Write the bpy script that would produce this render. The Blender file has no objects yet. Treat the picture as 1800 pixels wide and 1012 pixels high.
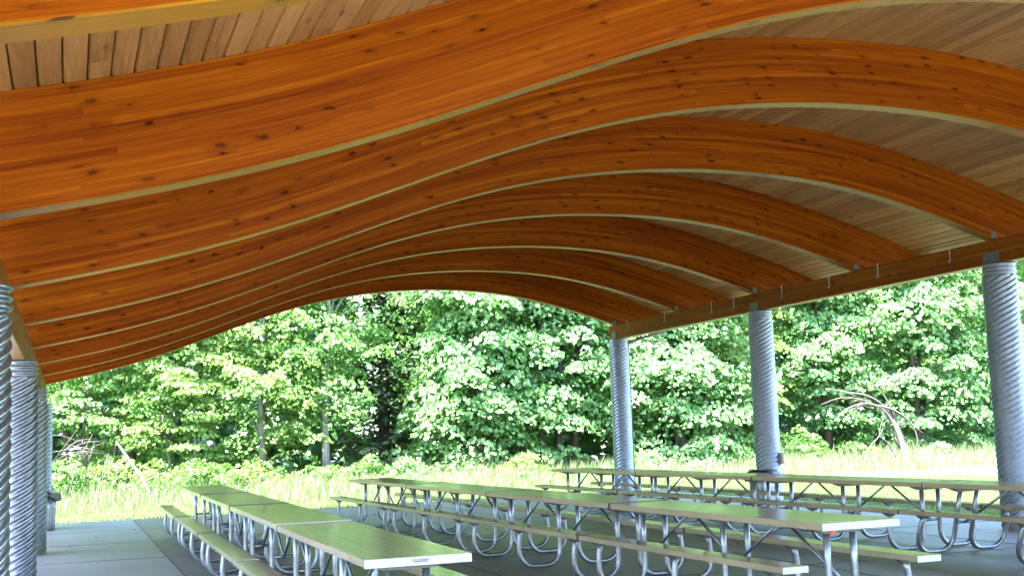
import bpy, math, random
import numpy as np
from mathutils import Vector, Matrix

random.seed(4); rng = np.random.default_rng(11)
scene = bpy.context.scene
COL = scene.collection
PI = math.pi

# ------------------------------------------------------------------ helpers
def link(o, parent=None):
    COL.objects.link(o)
    if parent: o.parent = parent
    return o

def tag(o, label=None, cat=None, group=None, kind=None):
    if label: o['label'] = label
    if cat: o['category'] = cat
    if group: o['group'] = group
    if kind: o['kind'] = kind
    return o

def empty(name, loc=(0, 0, 0), rz=0.0):
    o = bpy.data.objects.new(name, None)
    o.empty_display_size = 0.2
    o.location = loc; o.rotation_euler = (0, 0, rz)
    return link(o)

class MB:
    """collects simple shapes and links them as one mesh object"""
    def __init__(s): s.v = []; s.f = []; s.uv = []; s.sm = []
    def add(s, vs, fs, smooth=False, uvs=None):
        n = len(s.v); s.v += [tuple(v) for v in vs]
        for i, f in enumerate(fs):
            s.f.append(tuple(n + k for k in f)); s.sm.append(smooth)
            s.uv.append(uvs[i] if uvs else None)
        return s
    def box(s, x0, x1, y0, y1, z0, z1, bev=0.0):
        if bev <= 0:
            vs = [(x, y, z) for z in (z0, z1) for y in (y0, y1) for x in (x0, x1)]
            fs = [(0, 2, 3, 1), (4, 5, 7, 6), (0, 1, 5, 4), (2, 6, 7, 3), (0, 4, 6, 2), (1, 3, 7, 5)]
            return s.add(vs, fs)
        b = bev
        # bevelled box: 24 verts
        vs = []; idx = {}
        for ix in (0, 1):
            for iy in (0, 1):
                for iz in (0, 1):
                    c = ((x0, x1)[ix], (y0, y1)[iy], (z0, z1)[iz])
                    d = (b if ix == 0 else -b, b if iy == 0 else -b, b if iz == 0 else -b)
                    for a in range(3):
                        p = [c[k] + (0 if k == a else d[k]) for k in range(3)]
                        idx[(ix, iy, iz, a)] = len(vs); vs.append(p)
        fs = []
        for a in range(3):
            o1, o2 = (a + 1) % 3, (a + 2) % 3
            for sd in (0, 1):
                q = []
                for (u, w) in ((0, 0), (1, 0), (1, 1), (0, 1)):
                    k = [0, 0, 0]; k[a] = sd; k[o1] = u; k[o2] = w
                    q.append(idx[(k[0], k[1], k[2], a)])
                if sd == 0: q.reverse()
                fs.append(q)
            for u in (0, 1):
                for w in (0, 1):
                    k0 = [0, 0, 0]; k1 = [0, 0, 0]; k1[a] = 1
                    for k in (k0, k1): k[o1] = u; k[o2] = w
                    q = [idx[(*k0, o1)], idx[(*k0, o2)], idx[(*k1, o2)], idx[(*k1, o1)]]
                    if (u ^ w) == 0: q.reverse()
                    fs.append(q)
        for ix in (0, 1):
            for iy in (0, 1):
                for iz in (0, 1):
                    q = [idx[(ix, iy, iz, a)] for a in range(3)]
                    if (ix + iy + iz) % 2 == 1: q.reverse()
                    fs.append(q)
        return s.add(vs, fs)
    def tube(s, path, r, n=10, cap=True):
        P = [Vector(p) for p in path]
        rs = r if isinstance(r, (list, tuple)) else [r] * len(P)
        T = []
        for i in range(len(P)):
            a = P[max(i - 1, 0)]; b = P[min(i + 1, len(P) - 1)]
            T.append((b - a).normalized())
        u = T[0].orthogonal().normalized()
        vs = []
        for i, p in enumerate(P):
            if i:
                ax = T[i - 1].cross(T[i])
                if ax.length > 1e-6:
                    u = Matrix.Rotation(T[i - 1].angle(T[i]), 3, ax.normalized()) @ u
            w = T[i].cross(u)
            for k in range(n):
                a = 2 * PI * k / n
                vs.append(p + (u * math.cos(a) + w * math.sin(a)) * rs[i])
        fs = []
        for i in range(len(P) - 1):
            for k in range(n):
                fs.append((i * n + k, i * n + (k + 1) % n, (i + 1) * n + (k + 1) % n, (i + 1) * n + k))
        s.add(vs, fs, True)
        if cap:
            m = len(s.v) - len(vs)
            s.f.append(tuple(m + k for k in reversed(range(n)))); s.sm.append(False); s.uv.append(None)
            e = m + (len(P) - 1) * n
            s.f.append(tuple(e + k for k in range(n))); s.sm.append(False); s.uv.append(None)
        return s
    def lathe(s, prof, n=32, cx=0, cy=0, rfun=None):
        vs = []
        for (r, z) in prof:
            for k in range(n):
                a = 2 * PI * k / n
                rr = r if rfun is None else rfun(r, z, a)
                vs.append((cx + rr * math.cos(a), cy + rr * math.sin(a), z))
        fs = []
        for i in range(len(prof) - 1):
            for k in range(n):
                fs.append((i * n + k, i * n + (k + 1) % n, (i + 1) * n + (k + 1) % n, (i + 1) * n + k))
        return s.add(vs, fs, True)
    def mesh(s, name, mat):
        me = bpy.data.meshes.new(name)
        me.from_pydata(s.v, [], s.f)
        me.polygons.foreach_set('use_smooth', s.sm)
        if any(u for u in s.uv):
            l = me.uv_layers.new(name='UVMap')
            flat = []
            for f, u in zip(s.f, s.uv):
                u = u or [(0, 0)] * len(f)
                for q in u: flat += [q[0], q[1]]
            l.data.foreach_set('uv', flat)
        me.materials.append(mat)
        me.update()
        return me
    def build(s, name, mat, parent=None):
        return link(bpy.data.objects.new(name, s.mesh(name, mat)), parent)

def np_mesh(name, V, F, mat, parent=None):
    """V (n,3) float, F (m,k) int, uniform polygon size"""
    me = bpy.data.meshes.new(name)
    m, k = F.shape
    me.vertices.add(len(V)); me.vertices.foreach_set('co', V.astype(np.float32).ravel())
    me.loops.add(m * k); me.loops.foreach_set('vertex_index', F.astype(np.int32).ravel())
    me.polygons.add(m); me.polygons.foreach_set('loop_start', np.arange(0, m * k, k, dtype=np.int32))
    me.update(calc_edges=True)
    me.materials.append(mat)
    return link(bpy.data.objects.new(name, me), parent)

# ------------------------------------------------------------------ materials
class NT:
    def __init__(s, name):
        s.m = bpy.data.materials.new(name); s.m.use_nodes = True
        s.t = s.m.node_tree; s.t.nodes.clear()
        s.out = s.t.nodes.new('ShaderNodeOutputMaterial')
    def n(s, typ, ins=None, **kw):
        nd = s.t.nodes.new(typ)
        for k, v in kw.items(): setattr(nd, k, v)
        for k, v in (ins or {}).items():
            if isinstance(v, bpy.types.NodeSocket): s.t.links.new(v, nd.inputs[k])
            else: nd.inputs[k].default_value = v
        return nd
    def math(s, op, a, b=0.0, c=0.0):
        return s.n('ShaderNodeMath', {0: a, 1: b, 2: c}, operation=op).outputs[0]
    def ramp(s, fac, stops, interp='LINEAR'):
        nd = s.n('ShaderNodeValToRGB', {0: fac}); cr = nd.color_ramp; cr.interpolation = interp
        while len(cr.elements) < len(stops): cr.elements.new(0.5)
        for e, (p, c) in zip(cr.elements, stops):
            e.position = p; e.color = (c[0], c[1], c[2], 1) if not isinstance(c, (int, float)) else (c, c, c, 1)
        return nd.outputs[0]
    def mix(s, fac, a, b, mode='MIX'):
        nd = s.n('ShaderNodeMix', {0: fac}, data_type='RGBA', blend_type=mode)
        for i, v in ((6, a), (7, b)):
            if isinstance(v, bpy.types.NodeSocket): s.t.links.new(v, nd.inputs[i])
            else: nd.inputs[i].default_value = (v[0], v[1], v[2], 1)
        return nd.outputs[2]
    def noise(s, vec, scale, detail=3.0, rough=0.55, out='Fac', dist=0.0):
        return s.n('ShaderNodeTexNoise', {'Vector': vec, 'Scale': scale, 'Detail': detail, 'Roughness': rough, 'Distortion': dist}).outputs[out]
    def vmul(s, vec, xyz):
        return s.n('ShaderNodeVectorMath', {0: vec, 1: xyz}, operation='MULTIPLY').outputs[0]
    def vadd(s, vec, b):
        return s.n('ShaderNodeVectorMath', {0: vec, 1: b}, operation='ADD').outputs[0]
    def bsdf(s, **ins):
        b = s.n('ShaderNodeBsdfPrincipled')
        for k, v in ins.items():
            k = k.replace('_', ' ')
            if isinstance(v, bpy.types.NodeSocket): s.t.links.new(v, b.inputs[k])
            else: b.inputs[k].default_value = (*v, 1) if isinstance(v, tuple) and len(v) == 3 else v
        s.t.links.new(b.outputs[0], s.out.inputs[0])
        return b
    def bump(s, h, strength=0.3, dist=0.01):
        return s.n('ShaderNodeBump', {'Height': h, 'Strength': strength, 'Distance': dist}).outputs[0]

def mat_glulam(name, stops, rough=0.42, coat=0.0, spec=0.06):
    """laminated timber: board tone per lamination, grain, knots; UV in metres (u along, v through the depth)"""
    t = NT(name)
    uv = t.n('ShaderNodeUVMap').outputs[0]
    wob = t.noise(t.vmul(uv, (0.8, 1.2, 1)), 1.0, 2.0)
    sep = t.n('ShaderNodeSeparateXYZ', {0: uv})
    u, v = sep.outputs[0], sep.outputs[1]
    row = t.math('FLOOR', t.math('DIVIDE', v, 0.041))
    w1 = t.n('ShaderNodeTexWhiteNoise', {'W': row}, noise_dimensions='1D').outputs[0]
    u2 = t.math('ADD', u, t.math('MULTIPLY', w1, 9.7))
    bid = t.math('FLOOR', t.math('DIVIDE', u2, t.math('ADD', t.math('MULTIPLY', w1, 3.2), 2.8)))
    cid = t.n('ShaderNodeCombineXYZ', {0: row, 1: bid, 2: 3.3}).outputs[0]
    tone = t.n('ShaderNodeTexWhiteNoise', {'Vector': cid}, noise_dimensions='3D').outputs[0]
    # per board shifted coordinates for the grain
    wn = t.n('ShaderNodeTexWhiteNoise', {'Vector': cid}, noise_dimensions='3D').outputs[1]
    sh = t.vadd(uv, t.vmul(wn, (7, 0.0, 5)))
    g1 = t.noise(t.vmul(sh, (0.9, 42, 1)), 1.0, 4.0, 0.6, dist=0.35)
    g2 = t.noise(t.vmul(sh, (5, 190, 1)), 1.0, 2.0, 0.6)
    g0 = t.noise(t.vmul(uv, (0.35, 1.4, 1)), 1.0, 2.0)
    w2 = t.n('ShaderNodeTexWhiteNoise', {'W': t.math('ADD', row, 71.3)}, noise_dimensions='1D').outputs[0]
    f = t.math('ADD', t.math('ADD', t.math('MULTIPLY', tone, 0.22), t.math('MULTIPLY', w2, 0.16)), t.math('ADD', t.math('MULTIPLY', t.math('ADD', t.math('MULTIPLY', t.math('SUBTRACT', g1, 0.5), 1.35), 0.5), 0.60), 0.02))
    f = t.math('ADD', f, t.math('MULTIPLY', t.math('SUBTRACT', g2, 0.5), 0.34))
    f = t.math('ADD', f, t.math('MULTIPLY', t.math('SUBTRACT', g0, 0.5), 0.35))
    col = t.ramp(f, stops)
    # knots
    kv = t.vadd(t.vmul(t.vadd(uv, t.n('ShaderNodeCombineXYZ', {0: t.math('MULTIPLY', v, 0.45), 1: t.math('MULTIPLY', t.math('SINE', t.math('MULTIPLY', u, 1.9)), 0.05), 2: 0.0}).outputs[0]), (4.2, 12.5, 1)), t.vmul(t.vadd(t.noise(t.vmul(uv, (22, 48, 1)), 1.0, 3.0, out='Color'), (-.5, -.5, 0)), (0.30, 0.42, 0)))
    vo = t.n('ShaderNodeTexVoronoi', {'Vector': kv, 'Scale': 1.0, 'Randomness': 1.0}, voronoi_dimensions='2D')
    d, vc = vo.outputs['Distance'], vo.outputs['Color']
    vs = t.n('ShaderNodeSeparateColor', {0: vc})
    size = t.math('MULTIPLY', t.math('MAXIMUM', t.math('SUBTRACT', vs.outputs[0], 0.60), 0.0), 0.40)
    core = t.n('ShaderNodeMapRange', {0: t.math('SUBTRACT', d, size), 1: 0.05, 2: -0.05, 3: 0.0, 4: 1.0}).outputs[0]
    pat = t.noise(t.vmul(uv, (0.8, 3.0, 1)), 1.0, 2.0)
    has = t.math('GREATER_THAN', t.math('ADD', vs.outputs[0], t.math('MULTIPLY', t.math('SUBTRACT', pat, 0.5), 0.9)), 0.70)
    core = t.math('MULTIPLY', core, has)
    halo = t.math('MULTIPLY', t.n('ShaderNodeMapRange', {0: t.math('SUBTRACT', d, size), 1: 0.34, 2: 0.0, 3: 0.0, 4: 0.55}).outputs[0], has)
    halo = t.math('MULTIPLY', halo, t.noise(t.vmul(uv, (6, 60, 1)), 1.0, 3.0))
    dk = tuple(c * 0.16 for c in stops[0][1])
    col = t.mix(halo, col, tuple(c * 0.55 for c in stops[0][1]))
    col = t.mix(t.math('MULTIPLY', core, t.math('ADD', t.math('MULTIPLY', vs.outputs[1], 0.5), 0.45)), col, dk)
    # dark mineral streaks and checks
    st = t.noise(t.vmul(uv, (1.1, 75, 1)), 1.0, 3.0, 0.65)
    stm = t.n('ShaderNodeMapRange', {0: st, 1: 0.58, 2: 0.72, 3: 0.0, 4: 0.62}).outputs[0]
    col = t.mix(t.math('MULTIPLY', stm, t.n('ShaderNodeMapRange', {0: wob, 1: 0.40, 2: 0.58, 3: 0.15, 4: 1.0}).outputs[0]), col, tuple(c * 0.5 for c in stops[0][1]))
    # glue lines
    fr = t.math('FRACT', t.math('DIVIDE', v, 0.041))
    gl = t.math('LESS_THAN', fr, 0.035)
    col = t.mix(t.math('MULTIPLY', gl, 0.35), col, tuple(c * 0.5 for c in stops[0][1]))
    rg = t.math('ADD', t.math('MULTIPLY', g1, 0.16), rough - 0.08)
    h = t.math('ADD', t.math('MULTIPLY', g2, 0.6), t.math('MULTIPLY', g1, 0.6))
    t.bsdf(Base_Color=col, Roughness=rg, Coat_Weight=coat, Coat_Roughness=0.2, Specular_IOR_Level=spec, Normal=t.bump(h, 0.12, 0.004))
    return t.m

ORANGE = [(0.20, (0.09867, 0.01652, 0.0009075)), (0.40, (0.1645, 0.03305, 0.001179)), (0.60, (0.2193, 0.05211, 0.001361)), (0.84, (0.3071, 0.09849, 0.002948))]
M = {}
M['glulam'] = mat_glulam('stained_glulam', ORANGE)
M['soffit'] = mat_glulam('clear_varnished_lamination', [(0.2, (0.134, 0.05488, 0.001729)), (0.5, (0.1972, 0.08523, 0.002593)), (0.8, (0.2601, 0.1227, 0.004539))], rough=0.36, coat=0.0, spec=0.2)
M['girder'] = mat_glulam('girder_glulam', [(0.22, (0.08505, 0.02268, 0.002722)), (0.45, (0.1397, 0.04032, 0.004277)), (0.65, (0.1823, 0.05796, 0.006221)), (0.85, (0.243, 0.0882, 0.01011))])

def mat_deck():
    t = NT('pine_decking')
    g = t.n('ShaderNodeNewGeometry'); pos = g.outputs['Position']; isl = g.outputs['Random Per Island']
    sh = t.vadd(pos, t.n('ShaderNodeCombineXYZ', {0: t.math('MULTIPLY', isl, 37.0), 1: t.math('MULTIPLY', isl, 91.0), 2: 0.0}).outputs[0])
    a = t.noise(t.vmul(sh, (26, 1.1, 26)), 1.0, 4.0, 0.65, dist=1.8)
    b = t.noise(t.vmul(sh, (120, 4, 120)), 1.0, 2.0)
    f = t.math('ADD', t.math('MULTIPLY', t.math('ADD', t.math('MULTIPLY', t.math('SUBTRACT', a, 0.5), 1.4), 0.5), 0.6), t.math('MULTIPLY', isl, 0.34))
    f = t.math('ADD', f, t.math('MULTIPLY', t.math('SUBTRACT', b, 0.5), 0.25))
    col = t.ramp(f, [(0.2, (0.1784, 0.08428, 0.02429)), (0.45, (0.2765, 0.139, 0.04008)), (0.62, (0.3389, 0.1813, 0.05585)), (0.85, (0.4103, 0.2402, 0.08196))])
    vo = t.n('ShaderNodeTexVoronoi', {'Vector': t.vadd(t.vmul(sh, (9, 2.6, 9)), (0, 0, 0)), 'Scale': 1.0}, voronoi_dimensions='3D')
    vs = t.n('ShaderNodeSeparateColor', {0: vo.outputs['Color']})
    k = t.n('ShaderNodeMapRange', {0: vo.outputs['Distance'], 1: 0.2, 2: 0.09, 3: 0.0, 4: 0.75}).outputs[0]
    col = t.mix(t.math('MULTIPLY', k, t.math('GREATER_THAN', vs.outputs[0], 0.72)), col, (0.09, 0.04, 0.018))
    # grey water stain patches
    w = t.n('ShaderNodeMapRange', {0: t.noise(t.vmul(pos, (2.3, 0.7, 1)), 1.0, 3.0), 1: 0.60, 2: 0.75, 3: 0.0, 4: 0.35}).outputs[0]
    col = t.mix(w, col, (0.12, 0.085, 0.06))
    t.bsdf(Base_Color=col, Roughness=0.5, Specular_IOR_Level=0.3, Normal=t.bump(t.math('ADD', a, b), 0.15, 0.004))
    return t.m
M['deck'] = mat_deck()
t = NT('deck_groove_stain'); t.bsdf(Base_Color=(0.13, 0.032, 0.007), Roughness=0.7); M['groove'] = t.m

def mat_galv(name, base=(0.60, 0.62, 0.64), rough=0.36, metallic=0.85, dirt=False):
    t = NT(name)
    co = t.n('ShaderNodeTexCoord').outputs['Object']
    vo = t.n('ShaderNodeTexVoronoi', {'Vector': co, 'Scale': 38.0}).outputs['Color']
    sp = t.n('ShaderNodeSeparateColor', {0: vo}).outputs[0]
    n1 = t.noise(t.vmul(co, (1, 1, 0.45)), 5.0, 4.0, 0.6)
    n2 = t.noise(t.vmul(co, (22, 22, 3.0)), 1.0, 3.0, 0.6)
    f = t.math('ADD', t.math('MULTIPLY', sp, 0.28), t.math('ADD', t.math('MULTIPLY', n1, 0.5), t.math('MULTIPLY', n2, 0.25)))
    col = t.ramp(f, [(0.2, tuple(c * 0.62 for c in base)), (0.5, base), (0.85, tuple(min(1, c * 1.28) for c in base))])
    rg = t.math('ADD', t.math('MULTIPLY', n1, 0.25), rough - 0.1)
    if dirt:
        z = t.n('ShaderNodeSeparateXYZ', {0: co}).outputs[2]
        n3 = t.noise(t.vmul(co, (7, 7, 1.2)), 1.0, 5.0, 0.7)
        base_d = t.n('ShaderNodeMapRange', {0: t.math('SUBTRACT', z, t.math('MULTIPLY', n3, 0.45)), 1: 0.02, 2: -0.18, 3: 0.0, 4: 0.75}).outputs[0]
        runs = t.n('ShaderNodeMapRange', {0: t.noise(t.vmul(co, (16, 16, 0.5)), 1.0, 3.0, 0.6), 1: 0.60, 2: 0.74, 3: 0.0, 4: 0.45}).outputs[0]
        k = t.math('MAXIMUM', base_d, runs)
        col = t.mix(k, col, (0.10, 0.085, 0.065))
        metallic = t.math('SUBTRACT', metallic, t.math('MULTIPLY', k, 0.6))
    t.bsdf(Base_Color=col, Metallic=metallic, Roughness=rg)
    return t.m
M['pipe'] = mat_galv('galvanised_culvert_pipe', (0.24, 0.2832, 0.35), 0.33, 0.90, dirt=True)
M['tube'] = mat_galv('galvanised_tube', (0.1824, 0.2014, 0.228), 0.36, 0.8)
M['plate'] = mat_galv('galvanised_plate', (0.1064, 0.1117, 0.117), 0.45, 0.6)

def mat_top():
    t = NT('aluminium_plank')
    tc = t.n('ShaderNodeTexCoord').outputs['Object']
    a = t.noise(t.vmul(tc, (55, 0.7, 5)), 1.0, 4.0, 0.65)
    b = t.noise(t.vmul(tc, (2.2, 1.6, 2)), 1.0, 4.0, 0.6)
    c = t.noise(t.vmul(tc, (14, 7.0, 2)), 1.0, 5.0, 0.7)
    col = t.ramp(t.math('ADD', t.math('MULTIPLY', a, 0.4), t.math('MULTIPLY', b, 0.6)), [(0.3, (0.2193, 0.1809, 0.1179)), (0.55, (0.2926, 0.24, 0.158)), (0.75, (0.3494, 0.286, 0.191))])
    rg = t.math('ADD', t.math('ADD', t.math('MULTIPLY', b, 0.16), t.math('MULTIPLY', a, 0.12)), t.math('MULTIPLY', c, 0.06))
    t.bsdf(Base_Color=col, Metallic=0.25, Roughness=rg, Specular_IOR_Level=0.38, Normal=t.bump(t.math('ADD', a, t.math('MULTIPLY', c, 0.4)), 0.07, 0.002))
    return t.m
M['top'] = mat_top()
t = NT('white_end_cap'); n_ = t.noise(t.n('ShaderNodeTexCoord').outputs['Object'], 9.0, 5.0, 0.7)
t.bsdf(Base_Color=t.ramp(n_, [(0.3, (0.2932, 0.2996, 0.306)), (0.55, (0.3825, 0.3889, 0.3952))]), Roughness=0.42); M['cap'] = t.m
t = NT('red_plastic'); t.bsdf(Base_Color=(0.5, 0.03, 0.02), Roughness=0.4); M['red'] = t.m
t = NT('ballpoint_ink'); t.bsdf(Base_Color=(0.10, 0.10, 0.13), Roughness=0.7); M['ink'] = t.m
t = NT('black_plastic_bag'); n_ = t.noise(t.n('ShaderNodeTexCoord').outputs['Object'], 18.0, 4.0)
t.bsdf(Base_Color=(0.012, 0.012, 0.013), Roughness=0.25, Normal=t.bump(n_, 0.6, 0.03)); M['bag'] = t.m
t = NT('dark_painted_metal'); t.bsdf(Base_Color=(0.045, 0.042, 0.04), Roughness=0.45); M['dark'] = t.m
t = NT('dark_bronze_pipe'); t.bsdf(Base_Color=(0.035, 0.038, 0.036), Roughness=0.4); M['spout'] = t.m
t = NT('grey_roof_sheet'); t.bsdf(Base_Color=(0.16, 0.17, 0.18), Roughness=0.5, Metallic=0.3); M['roof'] = t.m

def mat_concrete(name='concrete', k=1.0):
    t = NT(name)
    pos = t.n('ShaderNodeNewGeometry').outputs['Position']
    a = t.noise(pos, 0.55, 5.0, 0.6); b = t.noise(pos, 7.0, 5.0, 0.65); c = t.noise(pos, 130.0, 2.0)
    d = t.noise(t.vmul(pos, (0.6, 5.0, 1)), 1.0, 4.0, 0.6)
    f = t.math('ADD', t.math('MULTIPLY', a, 0.55), t.math('ADD', t.math('MULTIPLY', b, 0.22), t.math('MULTIPLY', d, 0.23)))
    col = t.ramp(f, [(p, tuple(c * k * 1.1 for c in q)) for p, q in [(0.32, (0.1049, 0.09635, 0.09565)), (0.5, (0.1504, 0.1495, 0.1576)), (0.68, (0.1915, 0.195, 0.212))]])
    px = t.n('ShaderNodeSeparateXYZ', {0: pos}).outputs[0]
    dirt_shade = t.math('MULTIPLY', t.math('GREATER_THAN', px, 1.25), t.math('LESS_THAN', px, 10.25))
    col = t.mix(t.math('MULTIPLY', dirt_shade, 0.68), col, (0.088, 0.066, 0.054))     # brown dirt and the tables' shade, both painted into the middle panels
    s = t.n('ShaderNodeMapRange', {0: t.noise(pos, 1.7, 4.0, 0.7), 1: 0.62, 2: 0.74, 3: 0.0, 4: 0.45}).outputs[0]
    col = t.mix(s, col, (0.09, 0.075, 0.06))
    vo = t.n('ShaderNodeTexVoronoi', {'Vector': pos, 'Scale': 3.0})
    sp = t.math('LESS_THAN', vo.outputs['Distance'], 0.035)
    col = t.mix(t.math('MULTIPLY', sp, 0.6), col, (0.05, 0.045, 0.04))
    rg = t.math('ADD', t.math('MULTIPLY', b, 0.25), t.math('ADD', 0.30, t.math('MULTIPLY', a, 0.12)))
    t.bsdf(Base_Color=col, Roughness=rg, Normal=t.bump(t.math('ADD', c, t.math('MULTIPLY', b, 1.0)), 0.12, 0.004))
    return t.m
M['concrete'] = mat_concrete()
M['bounce_concrete'] = mat_concrete('bounce_concrete', 3.2)  # brightened copy for the added slab that bounces sunlight
t = NT('joint_dirt'); t.bsdf(Base_Color=(0.03, 0.028, 0.025), Roughness=0.9); M['joint'] = t.m

def mat_lawn():
    t = NT('lawn')
    pos = t.n('ShaderNodeNewGeometry').outputs['Position']
    a = t.noise(pos, 0.35, 4.0, 0.6); b = t.noise(pos, 9.0, 5.0, 0.7); c = t.noise(pos, 60.0, 3.0, 0.7)
    f = t.math('ADD', t.math('MULTIPLY', a, 0.4), t.math('ADD', t.math('MULTIPLY', b, 0.3), t.math('MULTIPLY', c, 0.3)))
    col = t.ramp(f, [(0.3, (0.0375, 0.051, 0.0165)), (0.5, (0.06375, 0.07875, 0.027)), (0.7, (0.105, 0.1125, 0.04875))])
    t.bsdf(Base_Color=col, Roughness=0.8, Normal=t.bump(t.math('ADD', b, c), 0.6, 0.05))
    return t.m
M['lawn'] = mat_lawn()

def mat_leaf(name, dark, mid, light, trans=0.35, rough=0.42, spec=0.5):
    t = NT(name)
    isl = t.n('ShaderNodeNewGeometry').outputs['Random Per Island']
    col = t.ramp(isl, [(0.0, dark), (0.5, mid), (0.93, light), (1.0, tuple(min(1, c * 1.25) for c in light))])
    b = t.n('ShaderNodeBsdfPrincipled', {'Base Color': col, 'Roughness': rough, 'Specular IOR Level': spec})
    tr = t.n('ShaderNodeBsdfTranslucent', {'Color': t.mix(0.5, col, (0.21, 0.42, 0.06))})
    mx = t.n('ShaderNodeMixShader', {0: trans, 1: b.outputs[0], 2: tr.outputs[0]})
    t.t.links.new(mx.outputs[0], t.out.inputs[0])
    return t.m
M['maple'] = mat_leaf('maple_leaf', (0.08789, 0.2063, 0.05281), (0.1439, 0.2939, 0.09391), (0.2238, 0.3817, 0.1878), trans=.42)
M['alder'] = mat_leaf('alder_leaf', (0.06654, 0.176, 0.03399), (0.1122, 0.2561, 0.05667), (0.1746, 0.3308, 0.09633), trans=.42)
M['yellow'] = mat_leaf('fresh_leaf', (0.1014, 0.2068, 0.03617), (0.1631, 0.2916, 0.06382), (0.2557, 0.3711, 0.1171), trans=.42)
M['deepleaf'] = mat_leaf('shade_leaf', (0.04335, 0.1396, 0.04356), (0.06936, 0.2002, 0.05808), (0.104, 0.2547, 0.07986), trans=0.3)
M['needle'] = mat_leaf('conifer_needle', (0.012, 0.026, 0.012), (0.02, 0.042, 0.018), (0.034, 0.06, 0.024), trans=0.05)
M['blade'] = mat_leaf('grass_blade', (0.08311, 0.1321, 0.04292), (0.13, 0.1817, 0.06867), (0.1975, 0.2445, 0.1259), trans=0.3, rough=0.5)
M['shortblade'] = mat_leaf('lawn_blade', (0.054, 0.12, 0.026), (0.099, 0.18, 0.0455), (0.162, 0.24, 0.078), trans=0.3, rough=0.6)

def mat_bark(name, a, b, sc=1.0):
    t = NT(name)
    co = t.n('ShaderNodeTexCoord').outputs['Object']
    n1 = t.noise(t.vmul(co, (14 * sc, 14 * sc, 3 * sc)), 1.0, 5.0, 0.7); n2 = t.noise(co, 1.6, 3.0)
    col = t.ramp(t.math('ADD', t.math('MULTIPLY', n1, 0.65), t.math('MULTIPLY', n2, 0.35)), [(0.35, a), (0.65, b)])
    t.bsdf(Base_Color=col, Roughness=0.85, Normal=t.bump(n1, 0.7, 0.03))
    return t.m
M['bark_dark'] = mat_bark('brown_bark', (0.02475, 0.0176, 0.0121), (0.0715, 0.055, 0.04125))
M['bark_pale'] = mat_bark('pale_bark', (0.088, 0.08, 0.072), (0.224, 0.216, 0.2))
M['deadwood'] = mat_bark('bleached_dead_wood', (0.04557, 0.03906, 0.03515), (0.1107, 0.09765, 0.09114))

# ------------------------------------------------------------------ setting
b = MB(); b.box(-400, 400, -300, 500, -0.9, -0.06)
tag(b.build('ground', M['lawn']), kind='structure')
b = MB(); b.box(-3.2, 13.03, -0.79, 26.32, -0.30, 0.0)
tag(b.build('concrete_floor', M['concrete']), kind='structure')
b = MB(); b.box(-6.0, 16.0, -13.0, -0.80, -0.30, -0.004)
tag(b.build('path', M['bounce_concrete']), kind='structure')  # unseen slab, added in bright concrete to bounce sunlight onto the near beams
b = MB()
JX = [-1.75, 1.25, 4.25, 7.25, 10.25]; JY = [2.2, 5.2, 8.2, 11.2, 14.2, 17.2, 20.2, 23.2]
for x in JX: b.box(x - .007, x + .007, -0.78, 26.3, -0.02, 0.003)
for y in JY:
    xs = [-3.2] + JX + [13.0]
    for i in range(len(xs) - 1): b.box(xs[i] + .008, xs[i + 1] - .008, y - .004, y + .004, -0.02, 0.003)
tag(b.build('floor_joint', M['joint']), kind='structure')

# ------------------------------------------------------------------ pavilion
S = 3.0; YG = 24.915; XR = 11.57; XL = -0.497; D = 0.435
ZR = 3.452; ZL = 2.335; TB = 0.18
PC = [-2.57824, 0.67776, 6.43801, -1.91609, -5.38657, 2.38768, 0.76893, -2.53386, 1.2404, 4.36818]
def zbot(x):
    if x < -1.5:
        return zbot(-1.5) + (x + 1.5) * 0.08
    if x > 12.3:
        return zbot(12.3) + (x - 12.3) * -0.36
    return float(np.polyval(PC, (x - 5.3) / 7))
XA, XB = -1.70, 12.75   # roof deck
XE = 12.60              # the beams stop short of the eave
NX = 150
xs_ = np.linspace(XA - .15, XB + .15, NX * 3)
zs_ = np.array([zbot(x) for x in xs_])
arc_ = np.concatenate([[0], np.cumsum(np.hypot(np.diff(xs_), np.diff(zs_)))])
def prof(x):
    z = zbot(x); e = 0.01
    s = (zbot(x + e) - zbot(x - e)) / (2 * e)
    n = Vector((-s, 0, 1)).normalized()
    return z, n, float(np.interp(x, xs_, arc_))
DEP = 0.645

pav = empty('picnic_pavilion', (5.5, 13, 0))
tag(pav, 'open timber pavilion with rows of wavy orange beams on corrugated steel columns', 'pavilion')
def P(o):  # parent under pavilion keeping world coordinates
    o.parent = pav; o.matrix_parent_inverse = Matrix.Translation((-5.5, -13, 0)); return o

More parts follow.
